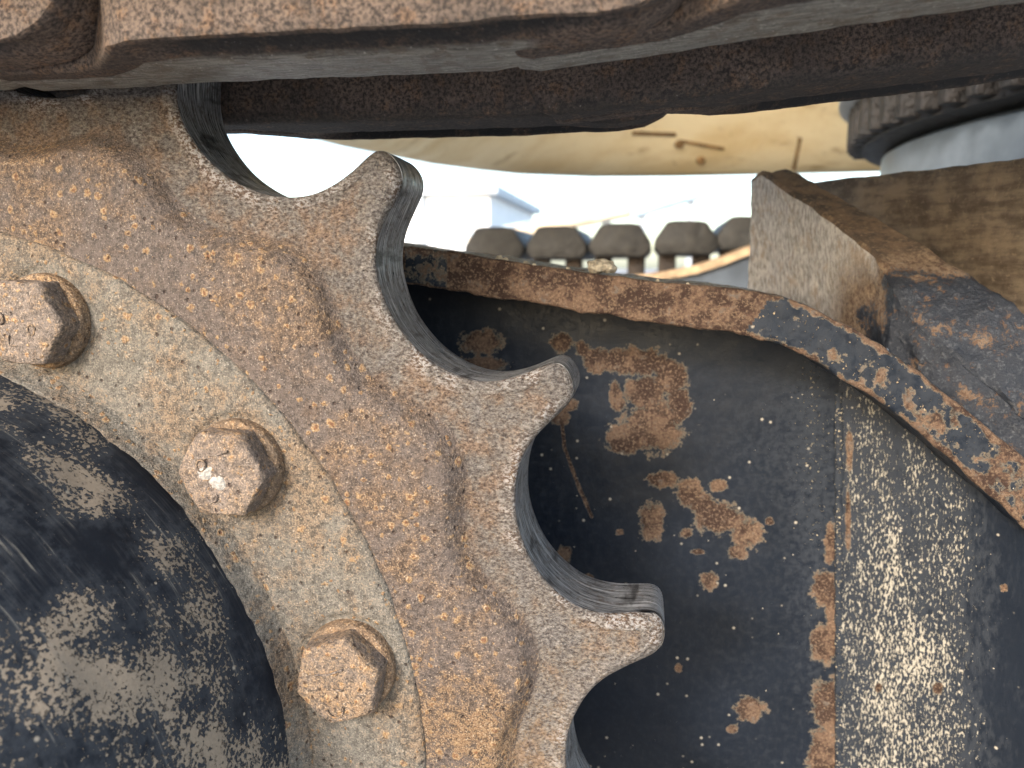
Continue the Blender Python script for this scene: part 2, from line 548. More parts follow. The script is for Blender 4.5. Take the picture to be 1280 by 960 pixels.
# bolts
YB = YW - .0028
def make_bolt(ang, rad, rot, marks):
    t = R_(ang)
    bx, bz = CX + rad * math.cos(t), CZ + rad * math.sin(t)
    af, hh = .0187, .0125
    n = 96
    V = []
    # hex head: side rows then chamfered, slightly dished top
    def hexr(a, rr):
        a = (a - R_(rot)) % (math.pi / 3) - math.pi / 6
        return min(rr / math.cos(a), rr * 1.14)
    yb = YB - .0035
    rws = [(1.0, 0, 0), (1.0, .3, 0), (1.0, .62, 0), (.995, .80, 0), (.985, .90, .15), (.96, .965, .45), (.92, .99, .8), (.86, 1.0, 1), (.65, 1.0, 1), (.45, 1.0, 1), (.25, 1.0, 1), (.08, 1.0, 1), (.005, 1.0, 1)]
    for f, h, rnd in rws:
        for j in range(n):
            a = 2 * math.pi * j / n
            r = (hexr(a, af) * (1 - rnd) + af * 1.02 * rnd) * f
            p = Vector((bx + r * math.cos(a), yb - hh * h, bz + r * math.sin(a)))
            nz = noise.fractal(p * 190, 1, 2, 4) * .00095
            p.y += nz; p.x += nz * .8 * math.cos(a) * (1 if h < .99 else 0); p.z += nz * .8 * math.sin(a) * (1 if h < .99 else 0)
            V.append(p)
    b = mesh_obj('bolt', V, grid_faces(len(rws), n, True, False), M_bolt, spk)
    wr = [(.0150, YB - .0036), (.0190, YB - .0040), (.0207, YB - .0041), (.0218, YB - .0034), (.0223, YB - .0018), (.0225, YB + .003)]
    Vw = []
    for r, y in wr:
        for j in range(n):
            a = 2 * math.pi * j / n
            p = Vector((bx + r * math.cos(a), y, bz + r * math.sin(a)))
            p.y += noise.fractal(p * 150, 1, 2, 3) * .0005
            Vw.append(p)
    mesh_obj('washer', Vw, grid_faces(len(wr), n, True, True), M_washer, b)
    # raised forging marks on the head
    for kind, mx_, mz_, sz in marks:
        bm = bmesh.new()
        c = Vector((bx + mx_, yb - hh - .00025, bz + mz_))
        if kind == 'O':
            path = [c + Vector((sz * math.cos(a), 0, sz * 1.25 * math.sin(a))) for a in np.linspace(0, 2 * math.pi, 17)]
        elif kind == 'C':
            path = [c + Vector((sz * math.cos(a), 0, sz * math.sin(a))) for a in np.linspace(3.3, 6.6, 11)]
        else:
            path = [c + Vector((sz * u, 0, sz * w)) for u, w in kind]
        rings = []
        for i, p in enumerate(path):
            d = (path[min(i + 1, len(path) - 1)] - path[max(i - 1, 0)]).normalized()
            s = d.cross(Vector((0, 1, 0)))
            rings.append([bm.verts.new(p + (s * math.cos(a) + Vector((0, 1, 0)) * math.sin(a)) * .00055) for a in np.linspace(0, 2 * math.pi, 6, endpoint=False)])
        for r0, r1 in zip(rings, rings[1:]):
            for k in range(6): bm.faces.new((r0[k], r0[(k + 1) % 6], r1[(k + 1) % 6], r1[k]))
        me = bpy.data.meshes.new('forging_mark'); bm.to_mesh(me); bm.free()
        me.materials.append(M_bolt)
        for f in me.polygons: f.use_smooth = True
        link(bpy.data.objects.new('forging_mark', me), b)
    return b
Lm = [(-1, 1), (-1, -.6), (1, -.6)]
Tm = [(-1, .2), (0, .3), (1.2, .8)]
make_bolt(69.4, .2285, -2, [('O', -.010, .002, .0020), ('O', .006, -.003, .0019), (Lm, -.003, -.0085, .003)])
bb = make_bolt(40.25, .2288, -1, [('O', -.0085, .004, .0021), ('C', -.004, -.0098, .0026), (Tm, 0, .008, .004)])
make_bolt(13.45, .2325, 19, [('C', -.001, -.0125, .0040), (Tm, -.004, .002, .006), ([(-1, 0), (1, 0)], -.002, -.003, .005)])
make_bolt(-14.2, .2288, 8, []); make_bolt(97.1, .2288, 21, [])
# dried white droppings on the middle bolt
M_white = solid('dried_white_spot', (.36, .34, .31), .9, 0, 700, .35, .0015)
for dx, dz, r in ((-.0070, .0005, .0047), (-.0008, -.0034, .0052)):
    t = R_(40.25)
    c = Vector((CX + .2288 * math.cos(t) + dx, YB - .0035 - .0127, CZ + .2288 * math.sin(t) + dz))
    V = [c + Vector((0, -.0004, 0))]
    n = 28
    for q, hgt in ((.6, -.00035), (1., .0008)):
        for j in range(n):
            a = 2 * math.pi * j / n
            rr = r * q * (1 + .35 * noise.noise(Vector((math.cos(a) * 1.7 + dx * 900, math.sin(a) * 1.7, dz * 500))))
            V.append(c + Vector((rr * math.cos(a), hgt, rr * .8 * math.sin(a))))
    Fc = [(0, 1 + j, 1 + (j + 1) % n) for j in range(n)] + [(1 + j, 1 + n + j, 1 + n + (j + 1) % n, 1 + (j + 1) % n) for j in range(n)]
    mesh_obj('dried_spot', V, Fc, M_white, bb)

# ------------------------------------------------------------------ final drive hub
hub = thing('final_drive_hub', (CX, .25, CZ), 'black painted domed hub caked with tan mud inside the sprocket ring', 'hub')
hp = [(.1965, YW - .004), (.1978, YW - .012), (.1975, YW - .018), (.1966, YW - .026)]
for k in range(1, 34):
    y = YW - .026 - .125 * k / 33
    hp.append((.1966 - .012 * (k / 33) - .020 * (k / 33) ** 3, y))
for k in range(1, 12):
    a = k / 11 * math.pi / 2
    hp.append((.1646 * math.cos(a) + .0005, hp[36][1] - .03 * math.sin(a)))
n_ = 700
Vh, dst, rst = [], [], []
UVh = []
for r, y in hp:
    for j in range(n_):
        t = 2 * math.pi * j / n_
        p = Vector((CX + r * math.cos(t), y, CZ + r * math.sin(t)))
        nz = noise.fractal(p * 40, 1, 2, 3) * .0010
        p.x += nz * math.cos(t); p.z += nz * math.sin(t)
        Vh.append(p); UVh.append((t * .19, y))
        dpt = YW - y
        b = noise.fractal(Vector((p.x * 16, p.y * 22, p.z * 16 + 4.4)), 1, 2, 3)
        c2 = noise.fractal(Vector((p.x * 45, p.y * 60, p.z * 45 + 9.4)), 1, 2, 3)
        dd = .24 + .95 * b + .55 * c2 + 4.6 * max(0, dpt - .04) + (.35 if dpt < .010 else 0)
        dst.append(max(-.2, min(1., dd)))
        rst.append(.55 - dpt / .011 if dpt < .02 else -.6 + .3 * c2)
mesh_obj('hub_cover', Vh, grid_faces(len(hp), n_, True, False), M_hub, hub, True, {'dust': dst, 'rust': rst}, UVh)

# ------------------------------------------------------------------ track chain overhead
def chain_mat():
    g = G('track_link_steel'); v = g.co()
    big = g.noise(v, 26, 4, .6); mid = g.noise(v, 120, 6, .7); fine = g.noise(v, 600, 4, .7)
    lng = g.noise(g.co((60, 900, 900)), 1., 4, .7)
    c = g.mix(g.mr(fine, .36, .62), (.045, .033, .029), (.25, .18, .14))
    c = g.mix(g.mul(g.mr(mid, .50, .62), .6), c, g.mix(g.mr(fine, .36, .62), (.06, .03, .018), (.33, .185, .095)))
    c = g.mix(g.mul(g.mr(big, .54, .44), .35), c, (.045, .037, .034))
    w = g.attr('worn')
    wm = g.mr(g.add(w, g.mul(g.math('SUBTRACT', mid, .5), .6)), .35, .65)
    wc = g.mix(g.mr(lng, .35, .65), (.10, .095, .085), (.33, .315, .275))
    wc = g.mix(g.mul(g.mr(mid, .50, .60), .7), wc, (.13, .095, .065))
    wc = g.mix(g.mr(fine, .45, .34, 0., .7), wc, (.05, .045, .04))
    wc = g.mix(g.mr(fine, .62, .70), wc, (.7, .67, .60))
    c = g.new('ShaderNodeHueSaturation', {'Saturation': .95, 'Value': g.mr(wm, 0., 1., .80, 1.1), 'Color': g.mix(wm, c, wc)})
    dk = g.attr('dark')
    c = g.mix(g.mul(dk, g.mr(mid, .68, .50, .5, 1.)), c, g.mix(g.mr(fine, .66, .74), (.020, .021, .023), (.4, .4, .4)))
    return g.done(c, g.mr(g.add(wm, g.mul(fine, .5)), .1, 1.2, .8, .42), g.add(g.mul(mid, .6), g.mul(fine, .5)), .0016, 1., 0., .5)
M_link = chain_mat()
PITCH_X = .2216
ZR = .0788 + CAMH                            # underside of the rail
chain = thing('track_chain', (-.03, .35, ZR), 'rusty steel track chain running over the sprocket, rails worn grey underneath', 'track chain')

def make_link(mirror):
    # sections along x: (x, y_front, y_back, z_bottom)
    secs = [(-.292, .294, .318, .050), (-.290, .291, .321, .030), (-.286, .290, .322, .010), (-.280, .290, .322, .002), (-.272, .290, .322, 0), (-.262, .290, .322, 0), (-.240, .290, .322, 0), (-.222, .288, .322, 0),
            (-.208, .276, .322, 0), (-.198, .264, .322, 0), (-.185, .259, .322, 0), (-.165, .258, .322, 0)]
    for k in range(1, 12): secs.append((-.165 + .10 * k / 12, .258, .322, 0))
    secs += [(-.065, .258, .322, 0), (-.055, .258, .320, .0005), (-.046, .258, .313, .001), (-.038, .258, .302, .001), (-.030, .258, .292, .001), (-.020, .258, .290, .001), (-.006, .258, .290, .003),
             (.004, .258, .290, .008), (.012, .258, .290, .016), (.018, .2585, .2895, .028), (.022, .2595, .2885, .044), (.0235, .261, .287, .060)]
    V, wn_, dk_ = [], [], []
    dense = []
    for a, b in zip(secs, secs[1:]):
        for q in (0, .25, .5, .75): dense.append(tuple(a[i] * (1 - q) + b[i] * q for i in range(4)))
    dense.append(secs[-1])
    H = .098
    m = 0
    for x, yf, yb, zb in dense:
        w = yb - yf
        boss = min(1, max(0, (x + .2) / .03)) * min(1, max(0, (.0 - x) / .03))
        kx = min(1, w / .060)
        cs = [(0, H, 0, 0), (0, .075, 0, 0), (0, .055, 0, 0), (0, .040, 0, 0), (-.0012 * boss, .028, 0, 0), (-.0025 * boss, .018, 0, 0), (-.0028 * boss, .010, 0, 0), (-.0026 * boss, .0040, 0, 0), (-.0012 * boss, .0012, 0, .3),
              (.0012, .0006, 0, .6), (.0035, .0016, 0, 1.), (.0065, .0042, 0, 1.), (.0110, .0052, 0, 1.), (.0165, .0050, 0, 1.), (.0215, .0030, .1, .9), (.0250, .0010, .6, .4), (.0285, .0002, 1, 0), (.034, 0, 1, 0),
              (.044, 0, 1, 0), (.052, 0, 1, 0), (.0575, 0, 1, 0), (.0605, .0008, 1, 0), (.0628, .003, .8, 0), (.064, .008, .2, 0), (.064, .03, 0, 0), (.064, .06, 0, 0), (.064, H, 0, 0)]
        cs = [(a * w / .064 if a > 0 else a, b * (boss if .001 < b < .006 and .003 < a < .03 else 1), c, d * max(boss, .3)) for a, b, c, d in cs]
        m = len(cs)
        for (dy, dz, wo, dk) in cs:
            dy = min(max(dy, -.003), w)
            z = min(H, zb + dz * (1 - zb / H)) if dz < H else H
            p = Vector((x, yf + dy, z))
            p.z += noise.fractal(p * 90 + Vector((0, 3 * mirror, 0)), 1, 2, 3) * .0004
            p.y += noise.fractal(p * 55 + Vector((5, 3 * mirror, 0)), 1, 2, 3) * .0006
            V.append((p.x, (2 * .3515 - p.y) if mirror else p.y, p.z))
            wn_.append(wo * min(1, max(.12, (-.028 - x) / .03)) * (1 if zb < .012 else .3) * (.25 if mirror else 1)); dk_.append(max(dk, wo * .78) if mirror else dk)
    F = grid_faces(len(dense), m, False, not mirror)
    F.append(tuple(range(m)) if mirror else tuple(range(m))[::-1])
    k = (len(dense) - 1) * m
    F.append(tuple(range(k, k + m))[::-1] if mirror else tuple(range(k, k + m)))
    me_o = mesh_obj('track_link', V, F, M_link, None, True, {'worn': wn_, 'dark': dk_}, None, None, 34)
    return me_o
for mirror in (0, 1):
    proto = make_link(mirror)
    sc.collection.objects.unlink(proto)
    # (pin shift in x, z, tilt)
    for ix, (dx, dz, tilt) in enumerate(((-PITCH_X - .002, .0005, 0.), (0, 0, R_(.3)), (PITCH_X, .0005, R_(-5.0)), (2 * PITCH_X, .020, R_(-5.5)))):
        o = proto if ix == 0 else proto.copy()
        piv = Vector((-.252, 0, .05))
        # rotate about the left pin
        rot = Matrix.Rotation(tilt, 4, 'Y')
        off = Vector((dx, 0, ZR + dz - .0045 * mirror + (.016 if mirror and ix == 0 else 0))) + piv - (rot.to_3x3() @ piv)
        o.location = off
        o.rotation_euler = (0, tilt, 0)
        link(o, chain)
M_shoe = solid('track_shoe_steel', (.12, .085, .065), .75, 0, 50, .5, .002)
for ix, (dx, dz) in enumerate(((-PITCH_X, 0), (0, 0), (PITCH_X, .012), (2 * PITCH_X, .034))):
    box('track_shoe', (-.262 + dx, .06, ZR + .0985 + dz), (-.262 + dx + .214, .645, ZR + .116 + dz), M_shoe, chain, .004)

# ------------------------------------------------------------------ track frame behind the sprocket
frame = thing('undercarriage', (.05, .47, 0), 'black track frame with flaking paint, rusty arched top plate and wedge gusset', 'undercarriage')
YS = .500
YA = .430
def px_grid(x0, x1, y0, y1, depth, step=3.0):
    nx, ny = int((x1 - x0) / step) + 1, int((y1 - y0(x0)) / step) + 1
    V, PX, PY = [], [], []
    for i in range(ny):
        for j in range(nx):
            px = x0 + (x1 - x0) * j / (nx - 1)
            py = y0(px) + (y1 - y0(px)) * i / (ny - 1)
            d = depth(px, py) if callable(depth) else depth
            p = W(px, py, d)
            p.y += noise.fractal(p * 30, 1, 2, 3) * .0006
            V.append(p); PX.append(px); PY.append(py)
    return V, grid_faces(ny, nx, False, True), np.array(PX), np.array(PY)
top = [(380, 288), (440, 298), (499, 307), (581, 317), (660, 330), (735, 341), (802, 349), (880, 357), (940, 364), (980, 371), (1022, 387), (1065, 409), (1108, 435), (1154, 468), (1200, 505), (1250, 546), (1300, 590), (1360, 645)]
bot = [(380, 335), (440, 343), (499, 351), (584, 368), (677, 381), (767, 397), (827, 405), (902, 416), (960, 425), (992, 438), (1028, 458), (1072, 485), (1108, 508), (1160, 550), (1208, 594), (1245, 627), (1290, 668), (1350, 725)]
_tx, _ty, _by = [p[0] for p in top], [p[1] for p in top], [np.interp(p[0], [q[0] for q in bot], [q[1] for q in bot]) for p in top]
def under_arch(px):                          # a line inside the arch's thickness, seen at the plates' depth
    k = (YS / YA)
    x = VPX + (px - VPX) * k
    y = .45 * np.interp(x, _tx, _ty) + .55 * np.interp(x, _tx, _by)
    return float(VPY + (y - VPY) / k)
rust_e = [(748, 452, 30, 26), (795, 452, 72, 26), (838, 472, 34, 34), (815, 533, 62, 48), (782, 548, 42, 30), (850, 505, 22, 34), (805, 490, 40, 30), (770, 492, 12, 26), (772, 505, 14, 14),
          (602, 428, 40, 24), (600, 455, 46, 14), (702, 428, 22, 18), (728, 436, 14, 14),
          (828, 600, 30, 16), (862, 615, 26, 26), (900, 648, 46, 30), (935, 668, 30, 28), (880, 632, 26, 20), (815, 652, 24, 36), (898, 607, 18, 12), (922, 690, 18, 14),
          (886, 726, 16, 18), (938, 886, 30, 24), (735, 722, 9, 7), (775, 665, 8, 6), (858, 667, 12, 9), (706, 692, 14, 16), (872, 690, 12, 6), (848, 835, 8, 8), (962, 652, 10, 8), (915, 912, 10, 8),
          (700, 520, 22, 16), (712, 508, 18, 12),
          (1030, 735, 24, 34), (1032, 805, 28, 36), (1035, 880, 30, 50), (1034, 945, 36, 60), (1038, 680, 12, 40), (1040, 770, 14, 60)]
rust_s = [(702, 528, 706, 560, 3.2), (706, 560, 722, 605, 3.2), (722, 605, 740, 646, 3.4)]
V, F, PX, PY = px_grid(390, 1052, under_arch, 1010, YS, 2.6)
rf = field(PX, PY, rust_e, rust_s)
dd = -.25 + .60 * np.clip(1 - np.abs(PX - 1015) / 70., 0, 1) * np.clip((PY - 420) / 40, 0, 1) * np.clip(1.25 - (PY - 430) / 520, .35, 1)
dd = np.maximum(dd, -.25 + .32 * np.clip(1 - np.abs(PX - 960) / 130., 0, 1) * np.clip(1 - np.abs(PY - 560) / 170., 0, 1))
dd = np.maximum(dd, -.1 + .6 * np.clip(1 - np.hypot((PX - 600) / 70, (PY - 458) / 22), 0, 1))
mesh_obj('side_plate', V, F, M_plate, frame, True, {'rust': rf, 'dust': dd})
# plate beyond the vertical weld: leans forward to the right
V, F, PX, PY = px_grid(1048, 1330, under_arch, 1010, lambda a, b: .4985 - .050 * min(1.3, max(0, (a - 1048) / 232)) ** 1.3, 2.6)
rf = field(PX, PY, [(1098, 860, 8, 10), (1172, 860, 10, 12), (1255, 735, 8, 8), (1062, 560, 6, 40), (1060, 650, 5, 60)])
band = np.clip(1 - np.abs(PX - 1120) / 130., 0, 1) ** .6
dd = .0 + .60 * band - .35 * np.clip((PX - 1200) / 80, 0, 1) + .12 * np.clip((PY - 520) / 300, 0, 1)
dd -= .35 * np.clip(1 - np.abs((PX - 1110) - (PY - 500) * .15) / 18, 0, 1) * (PY < 700)
dd += np.array([.20 * noise.fractal(Vector((p.x * 75, 0, p.z * 26)), 1, 2, 4) for p in V])
mesh_obj('end_plate', V, F, M_speck, frame, True, {'rust': rf, 'dust': dd})

# weld beads
def bead(name, path, r, mat, parent, dust=.2, rust=-.3, ripple=.25, flat=.8):
    P = []
    for a, b in zip(path, path[1:]):
        n = max(2, int((b - a).length / .0016))
        for k in range(n): P.append(a.lerp(b, k / n))
    P.append(path[-1])
    for _ in range(6):
        P = [P[0]] + [P[i - 1] * .25 + P[i] * .5 + P[i + 1] * .25 for i in range(1, len(P) - 1)] + [P[-1]]
    V = []
    n = 14
    for i, p in enumerate(P):
        d = (P[min(i + 1, len(P) - 1)] - P[max(i - 1, 0)]).normalized()
        s = d.cross(Vector((0, 1, 0))).normalized()
        u = s.cross(d).normalized()
        rr = r * (1 + ripple * noise.noise(p * 120) + .04 * math.sin(i * 1.3 + 3 * noise.noise(p * 90)))
        for k in range(n):
            a = 2 * math.pi * k / n
            V.append(p + (s * math.cos(a) * 1.25 + u * math.sin(a) * flat) * rr)
    N = len(V)
    return mesh_obj(name, V, grid_faces(len(P), n, True), mat, parent, True, {'dust': [dust] * N, 'rust': [rust] * N})
bead('weld_bead', [W(1049, y, YS - .0006) for y in range(490, 1010, 30)], .0022, M_plate, frame, .38, .05, .3, .8)

# arched top plate: front edge traced, then run back into the frame
def densify(pl, n):
    q = np.array(pl, float); s = np.r_[0, np.cumsum(np.hypot(*np.diff(q, axis=0).T))]
    u = np.linspace(0, s[-1], n); r = np.c_[np.interp(u, s, q[:, 0]), np.interp(u, s, q[:, 1])]
    for _ in range(8): r[1:-1] = .25 * r[:-2] + .5 * r[1:-1] + .25 * r[2:]
    return r
NA = 420
tp, bt = densify(top, NA), densify(bot, NA)
V, F, dA, rA = [], [], [], []
loop_rows = []
YE = .60
for i in range(NA):
    a, b = W(*tp[i], YA), W(*bt[i], YA)
    jit = noise.fractal(Vector((i * .06, 3.1, 0)), 1, 2, 3) * .0011
    jit2 = noise.fractal(Vector((i * .07, 9.1, 0)), 1, 2, 3) * .0016
    a.z += jit; b.z += jit2
    sec = []
    # back of top -> front top edge (rounded) -> front face -> bottom edge -> back
    n_top = 14
    for k in range(n_top): sec.append(Vector((a.x, YE + (YA + .0025 - YE) * k / (n_top - 1), a.z)))
    dn = (b - a)
    sec.append(a + Vector((0, .0008, 0)) + dn * .02)
    for k in range(10): sec.append(a + dn * (.06 + .88 * k / 9))
    sec.append(b + Vector((0, .0010, 0)) - dn * .015)
    for k in range(6): sec.append(Vector((b.x, YA + .003 + (YE - YA - .003) * k / 5, b.z)))
    loop_rows.append(sec)
    for k, p in enumerate(sec):
        p = p.copy()
        p.y += noise.fractal(p * 90, 1, 2, 3) * .0007
        p.z += noise.fractal(p * 90 + Vector((7, 0, 0)), 1, 2, 3) * .0005
        V.append(p)
        x, y = tp[i] + (bt[i] - tp[i]) * min(1, max(0, (k - n_top) / 11))
        if k < n_top:
            rr = .30 + .35 * noise.noise(Vector((x * .012, k * .5, 2)))
            if x > 1000: rr = .05 + .5 * noise.noise(Vector((x * .02, k * .6, 5)))
            du = .1
        elif k <= n_top + 11:
            e = (k - n_top) / 11
            rr = 1.6 if x < 965 - 40 * e else (.02 + .50 * noise.noise(Vector((x * .026, y * .026, 1))) + .42 * noise.noise(Vector((x * .085, y * .085, 4))) + max(0, (x - 1130) / 300) + (.45 if e > .86 else 0) + (.5 if e < .1 else 0))
            if 505 < x < 560 and e < .95: rr = min(rr, .35 + .3 * noise.noise(Vector((x * .05, y * .05, 8))))
            du = .22
        else:
            rr = -.3; du = -.1
        rA.append(rr); dA.append(du)
mc = len(loop_rows[0])
arch = mesh_obj('arched_top_plate', V, grid_faces(NA, mc, False, False), M_arch, frame, True, {'rust': rA, 'dust': dA}, None, None, 55)
arch['label'] = 'thick arched plate whose flame-cut edge has rusted brown'

# wedge gusset standing on the arch
def gusset_mat():
    g = G('grimy_gusset_steel'); v = g.co(rnd=False)
    mid = g.noise(v, 70, 5, .65); fine = g.noise(v, 330, 5, .75)
    vert = g.noise(g.co((420, 420, 160), False), 1., 4, .7)
    face = g.mix(g.mr(vert, .3, .7), (.27, .24, .215), (.66, .62, .575))
    face = g.mix(g.mul(g.mr(mid, .5, .68), .5), face, (.38, .26, .16))
    a = g.attr('slope')                      # 1 on the sloping edge
    p = g.attr('paint')                      # black paint survives low down
    brn = g.mix(g.mr(mid, .35, .65), (.055, .040, .028), (.19, .12, .07))
    brn = g.mix(g.mr(fine, .52, .66, 0., .7), brn, (.33, .235, .14))
    c = g.mix(g.mr(g.add(a, g.mul(g.math('SUBTRACT', fine, .5), .5)), .4, .6), face, brn)
    pm = g.mr(g.add(p, g.mul(g.math('SUBTRACT', g.add(g.mul(mid, .5), g.mul(fine, .5)), .5), 2.0)), .42, .52)
    blk = g.mix(g.mr(fine, .52, .66, 0., .8), (.013, .016, .023), (.075, .077, .082))
    rst = g.mix(g.mr(fine, .35, .65), (.09, .05, .03), (.27, .19, .12))
    c = g.mix(g.mr(p, .05, .3), c, rst)
    c = g.mix(pm, c, blk)
    return g.done(c, g.mr(pm, 0., 1., .85, .5), g.add(fine, g.mul(mid, .5)), .0016, 1., 0., .5)
M_gus = gusset_mat()
# stations along the gusset: left-edge pixel, right-edge pixel, foot pixel of the left face, depth
st = [((940, 222), (985, 212), (935, 364), .620), ((952, 214), (1003, 218), (962, 366), .606), ((985, 236), (1040, 241), (1000, 371), .575), ((1040, 275), (1100, 274), (1050, 379), .530), ((1095, 318), (1165, 312), (1092, 390), .492),
      ((1120, 360), (1232, 354), (1112, 386), .466), ((1150, 412), (1275, 384), (1150, 430), .452), ((1202, 456), (1320, 432), (1204, 474), .444), ((1292, 524), (1420, 510), (1300, 550), .438)]
dst_ = []
for a, b in zip(st, st[1:]):
    for k in range(14):
        q = k / 14
        dst_.append([tuple(a[i][c] * (1 - q) + b[i][c] * q for c in (0, 1)) for i in range(3)] + [a[3] * (1 - q) + b[3] * q])
dst_.append(list(st[-1]))
V, sl_, pn = [], [], []
NL, NS, NR = 20, 16, 10
for i, (L, Rr, Ft, d) in enumerate(dst_):
    lt, rt, ft = W(*L, d), W(*Rr, d + .004), W(*Ft, d)
    ft.z -= .012 + .03 * max(0, i / 112 - .3)
    rfoot = Vector((rt.x, rt.y + .002, ft.z))
    fr = i / (len(dst_) - 1)
    sec = []
    for k in range(NL): sec.append((ft.lerp(lt, k / NL), 0., None))
    for k in range(NS + 1): sec.append((lt.lerp(rt, k / NS) , 1., None))
    for k in range(1, NR + 1): sec.append((rt.lerp(rfoot, k / NR), .7, None))
    for k, (p, s, _) in enumerate(sec):
        p = p.copy()
        if k == NL or k == NL + NS: p.y += .002; p.z -= .0012
        amp = .0012 + .0028 * max(0, fr - .42)
        nv = Vector((noise.fractal(p * 55, 1, 2, 4), noise.fractal(p * 55 + Vector((3, 3, 3)), 1, 2, 4), noise.fractal(p * 55 + Vector((9, 1, 4)), 1, 2, 4)))
        p += nv * amp
        V.append(p); sl_.append(s)
        low = max(0, min(1, (fr - .46) / .16))
        if k < NL: low = max(low, max(0, min(1, (fr - .30) / .22)) * (1.15 - k / NL))
        pn.append(min(1, low) * .61)
m = NL + NS + 1 + NR
F = grid_faces(len(dst_), m, False, True)
F.append(tuple(range(m)))
gus = mesh_obj('gusset', V, F, M_gus, frame, True, {'slope': sl_, 'paint': pn}, None, None, 50)
gus['label'] = 'wedge-shaped gusset, dusty grey on its face and black lower down'

# brown carbody leg behind the gusset
M_brown = G('mud_brown_plate')
_v = M_brown.co(rnd=False)
_n, _f = M_brown.noise(_v, 45, 5, .65), M_brown.noise(_v, 300, 5, .7)
_s = M_brown.noise(M_brown.co((30, 30, 200), False), 1., 4, .6)
_c = M_brown.mix(M_brown.mr(M_brown.add(M_brown.mul(_n, .6), M_brown.mul(_s, .4)), .38, .62), (.075, .055, .038), (.215, .165, .115))
_c = M_brown.mix(M_brown.mr(_f, .55, .7, 0., .6), _c, (.30, .23, .16))
M_brown = M_brown.done(_c, .85, M_brown.add(_n, M_brown.mul(_f, .6)), .0025)
pl = [W(985, 231, .70), W(1010, 228, .68), W(1145, 213, .60), W(1280, 197, .53), W(1420, 178, .475)]
lowr = [Vector((p.x, p.y, CAMH - .06)) for p in pl]
prism('carbody_leg', pl + lowr[::-1], Vector((.012, .022, 0)), M_brown, frame, .0015, 5, .0008)

# pebble and crumbs lying on the arched plate
M_peb = solid('sandy_stone', (.36, .31, .23), .95, 0, 300, .45, .003)
def stone(name, px, py, d, w, h, seed, label, group=None):
    bm = bmesh.new()
    bmesh.ops.create_icosphere(bm, subdivisions=4, radius=1)
    c = W(px, py, d)
    for v in bm.verts:
        q = v.co.copy()
        k = 1 + .35 * noise.fractal(q * 1.3 + Vector((seed, 0, 0)), 1, 2, 4)
        v.co = Vector((q.x * w, q.y * w * .8, q.z * h)) * k
    for f in bm.faces: f.smooth = True
    me = bpy.data.meshes.new(name); bm.to_mesh(me); bm.free(); me.materials.append(M_peb)
    o = bpy.data.objects.new(name, me); o.location = c
    link(o)
    return tag(o, label, 'stone' if name == 'pebble' else 'dirt crumb', group)
stone('pebble', 752, 333, .440, .0078, .0043, 3.1, 'small sandy pebble resting on the rusty arched plate')
for i, (x, y, w) in enumerate(((624, 323, 2.2), (632, 324.5, 1.5), (658, 329, 1.8), (710, 336, 1.3), (668, 331, 1.2), (860, 355, 1.0), (822, 351, 1.1))):
    stone('dirt_crumb', x, y, .437, w * .0010, w * .0008, 5 + i * 2.3, 'tiny dirt crumb lying along the edge of the rusty arched plate', 'crumbs on the arched plate')

# ------------------------------------------------------------------ upper carriage overhead
def cream_mat():
    g = G('cream_paint_dirty'); v = g.co(rnd=False)
    n = g.noise(g.co((3, 9, 3), False), 1., 5, .6); f = g.noise(v, 40, 5, .7); st = g.noise(g.co((5, 22, 5), False), 1., 4, .6)
    c = g.mix(g.mr(n, .35, .65), (.66, .53, .31), (.80, .71, .50))
    c = g.mix(g.mr(st, .58, .72, 0., .7), c, (.34, .23, .10))
    c = g.mix(g.mr(f, .60, .75, 0., .5), c, (.20, .14, .07))
    return g.done(c, .7, f, .004)
M_cream = cream_mat()
ZU = .31 + CAMH
upper = thing('upper_carriage', (.6, 1.5, ZU), 'cream painted upper carriage underside with brown stains, above the track', 'upper carriage')
outl = [W(360, 160, 1.70)]
outl = [Vector((-.70, .75, ZU))]
for px, py in ((372, 165), (390, 171), (430, 182), (480, 193), (540, 206), (600, 215), (650, 221), (740, 226), (840, 227.5), (960, 227.5), (1100, 227)):
    d = .31 * FPX / (VPY - py)
    p = W(px, py, d); outl.append(Vector((p.x, p.y, ZU)))
outl += [Vector((2.3, 2.72, ZU)), Vector((2.3, .75, ZU))]
mid_ = Vector((.9, 1.3, ZU))
NB = len(outl)
V = []
for f, dz in ((0., 1.3), (-.02, .04), (0., 0.), (.03, .012), (.08, .08), (.13, .20), (.17, .40), (.20, .75)):
    for p in outl:
        q = p + (mid_ - p) * f
        V.append(Vector((q.x, q.y, ZU + (max(dz, .75) if p.y < .8 else dz))))
nr = 8
F = grid_faces(nr, NB, True, True)
F.append(tuple(range(NB)))
F.append(tuple(range((nr - 1) * NB, nr * NB))[::-1])
mesh_obj('counterweight_belly', V, F, M_cream, upper, True, None, None, None, 35)
M_stain = solid('dark_seam', (.22, .14, .07), .9, 0, 30, .5, .002)
